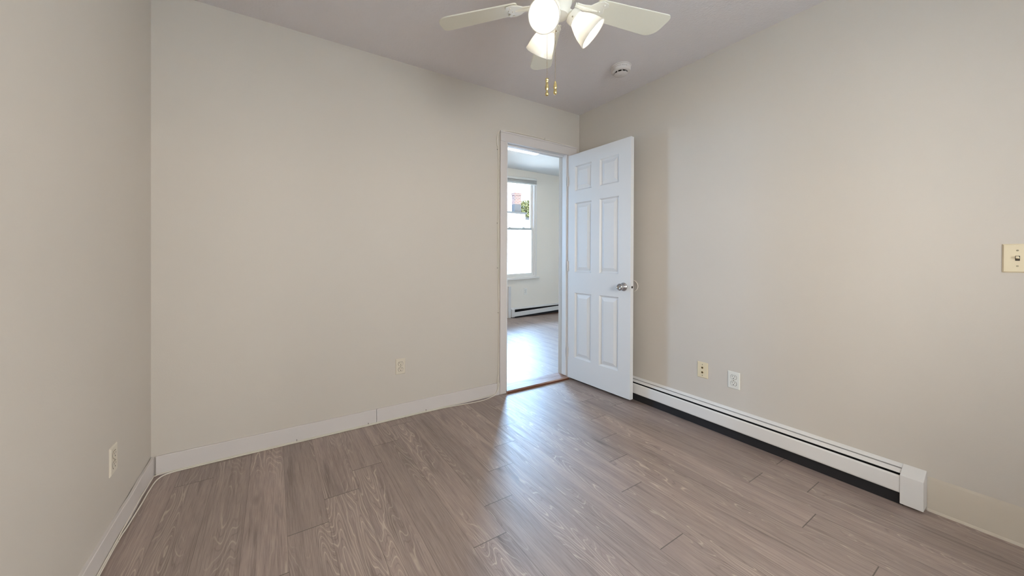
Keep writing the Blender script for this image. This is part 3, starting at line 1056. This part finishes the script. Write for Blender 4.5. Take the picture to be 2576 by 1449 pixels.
window('window_1', 1.02, 1.90, 3.0, FZB, FZT, 'tall white double-hung window seen through the doorway', detail=True)
window('window_2', -2.55, -2.0, 3.0, FZB, FZT, 'tall white double-hung window hidden left of the doorway in the next room')
window('window_added_rear', -2.1, -1.0, REAR, zb, zt, 'unseen white double-hung window added in the rear wall for daylight', inward=1)
window('window_added_left', ADDED_WIN_LEFT[0], ADDED_WIN_LEFT[1], -L_, zb, zt, 'unseen white double-hung window added in the left wall for daylight', rz=PI / 2)
window('window_added_right', ADDED_WIN_RIGHT[0], ADDED_WIN_RIGHT[1], 0.0, zb, zt, 'unseen white double-hung window added in the right wall for daylight', rz=-PI / 2)

# raised mini blind at the head of the far window
bd = empty('mini_blind', (1.46, 2.985, 2.50), 'raised pale mini blind bunched at the top of the far window', 'blind')
sh1 = lambda c: c + Vector((0, 0, .035 * (c.x + 1.46 - 1.6)))
MB().box(-.43, -.03, .085, .43, .012, .125).apply(sh1).build('head_rail', BLINDM, bd, bevel=.002)
sl = MB()
for i in range(11):
    sl.box(-.425, -.028, .022 + i * .0055, .425, .008, .0245 + i * .0055)
sl.apply(sh1).build('slat_stack', BLINDM, bd)
MB().box(-.425, -.026, .004, .425, .006, .018).apply(sh1).build('bottom_rail', BLINDM, bd, bevel=.002)
MB().tube([(.36, -.034, .10), (.36, -.036, -.10), (.36, -.036, -.55)], .0015, 6).apply(sh1).build('lift_cord', BLINDM, bd)

# ceiling lamp in the next room
cl = empty('ceiling_light', (.42, 1.74, HF), 'lit white ceiling light just above the doorway\'s top edge', 'ceiling light')
MB().box(-.62, -.22, -.02, .62, .23, 0).build('lamp_base', FANW, cl, bevel=.003)
MB().prism([(-.20, -.02), (-.195, -.055), (-.17, -.07), (.18, -.07), (.205, -.055), (.21, -.02)], -.60, .60, lambda u, v, t: (t, u, v)).build('diffuser', LIT, cl)

# ------------------------------------------------------------------ outdoors
struct('ground', MB().box(-40, -40, -6.2, 60, 60, -6.0), GROUND, 'ground of the yards between the houses', 'ground')
nh = empty('house', (6.0, 12.0, -6.0), 'pale clapboard house facing the far window', 'house')
b = MB()
b.box(-5.0, 0, 0, 2.45, 6, 9.35)
n_ = 60
for i in range(n_):
    z = i * 9.3 / n_
    b.prism([(0, 0), (-.018, 0), (-.004, .150), (0, .150)], -5.0, 2.45, lambda u, v, t: (t, u, v + z))
b.build('clapboard_wall', HOUSE, nh)
MB().box(-5.1, -.08, 9.35, 2.5, 6.1, 9.43).build('roof_coping', ROOFG, nh)
nh2 = empty('house', (9.6, 13.0, -6.0), 'lower pale house right of the chimney with a grey roof edge', 'house')
MB().box(-1.1, 0, 0, 4, 6, 9.22).build('wall', HOUSE, nh2)
MB().box(-1.15, -.1, 9.22, 4.1, 6.1, 9.34).build('roof_edge', ROOFG, nh2)
ch = empty('chimney', (8.02, 12.35, 3.43), 'red brick chimney with a corbelled top on the pale house roof', 'chimney')
MB().box(-.150, -.245, .40, .235, .02, .90).build('brick_stack', BRICK, ch)
MB().box(-.175, -.27, .86, .26, .045, .95).box(-.165, -.26, .95, .25, .035, 1.0).build('corbelled_cap', BRICK, ch)
MB().box(-.160, -.255, 0, .245, .03, .41).build('lead_base', LEAD, ch, bevel=.01)
tr = empty('tree', (15.3, 20.5, -6.0), 'leafy green tree standing behind the brick chimney', 'tree')
MB().tube([(0, 0, 0), (.05, 0, 4), (0, .1, 8), (.1, 0, 11.2)], [.22, .18, .12, .05], 10).build('trunk', BARK, tr, smooth=True)
lf = MB()
for i in range(4200):
    a, bb_, rr = rnd.random() * 2 * PI, math.acos(2 * rnd.random() - 1), rnd.random() ** .4
    c = Vector((1.35 * rr * sin(bb_) * cos(a), 1.35 * rr * sin(bb_) * sin(a), 10.75 + 1.15 * rr * cos(bb_)))
    d1 = Vector((rnd.uniform(-1, 1), rnd.uniform(-1, 1), rnd.uniform(-1, 1))).normalized()
    d2 = d1.cross(Vector((rnd.uniform(-1, 1), rnd.uniform(-1, 1), rnd.uniform(-1, 1)))).normalized()
    s = rnd.uniform(.08, .15)
    lf.quad(c - d1 * s, c + d2 * s * .5, c + d1 * s, c - d2 * s * .5)
lf.build('foliage', LEAF, tr)

# pull chains hang last (small details)
pull_chain(-.045, .020, -.290, -.583, -.70, True)
pull_chain(-.012, .005, -.316, -.588, -.70, False)
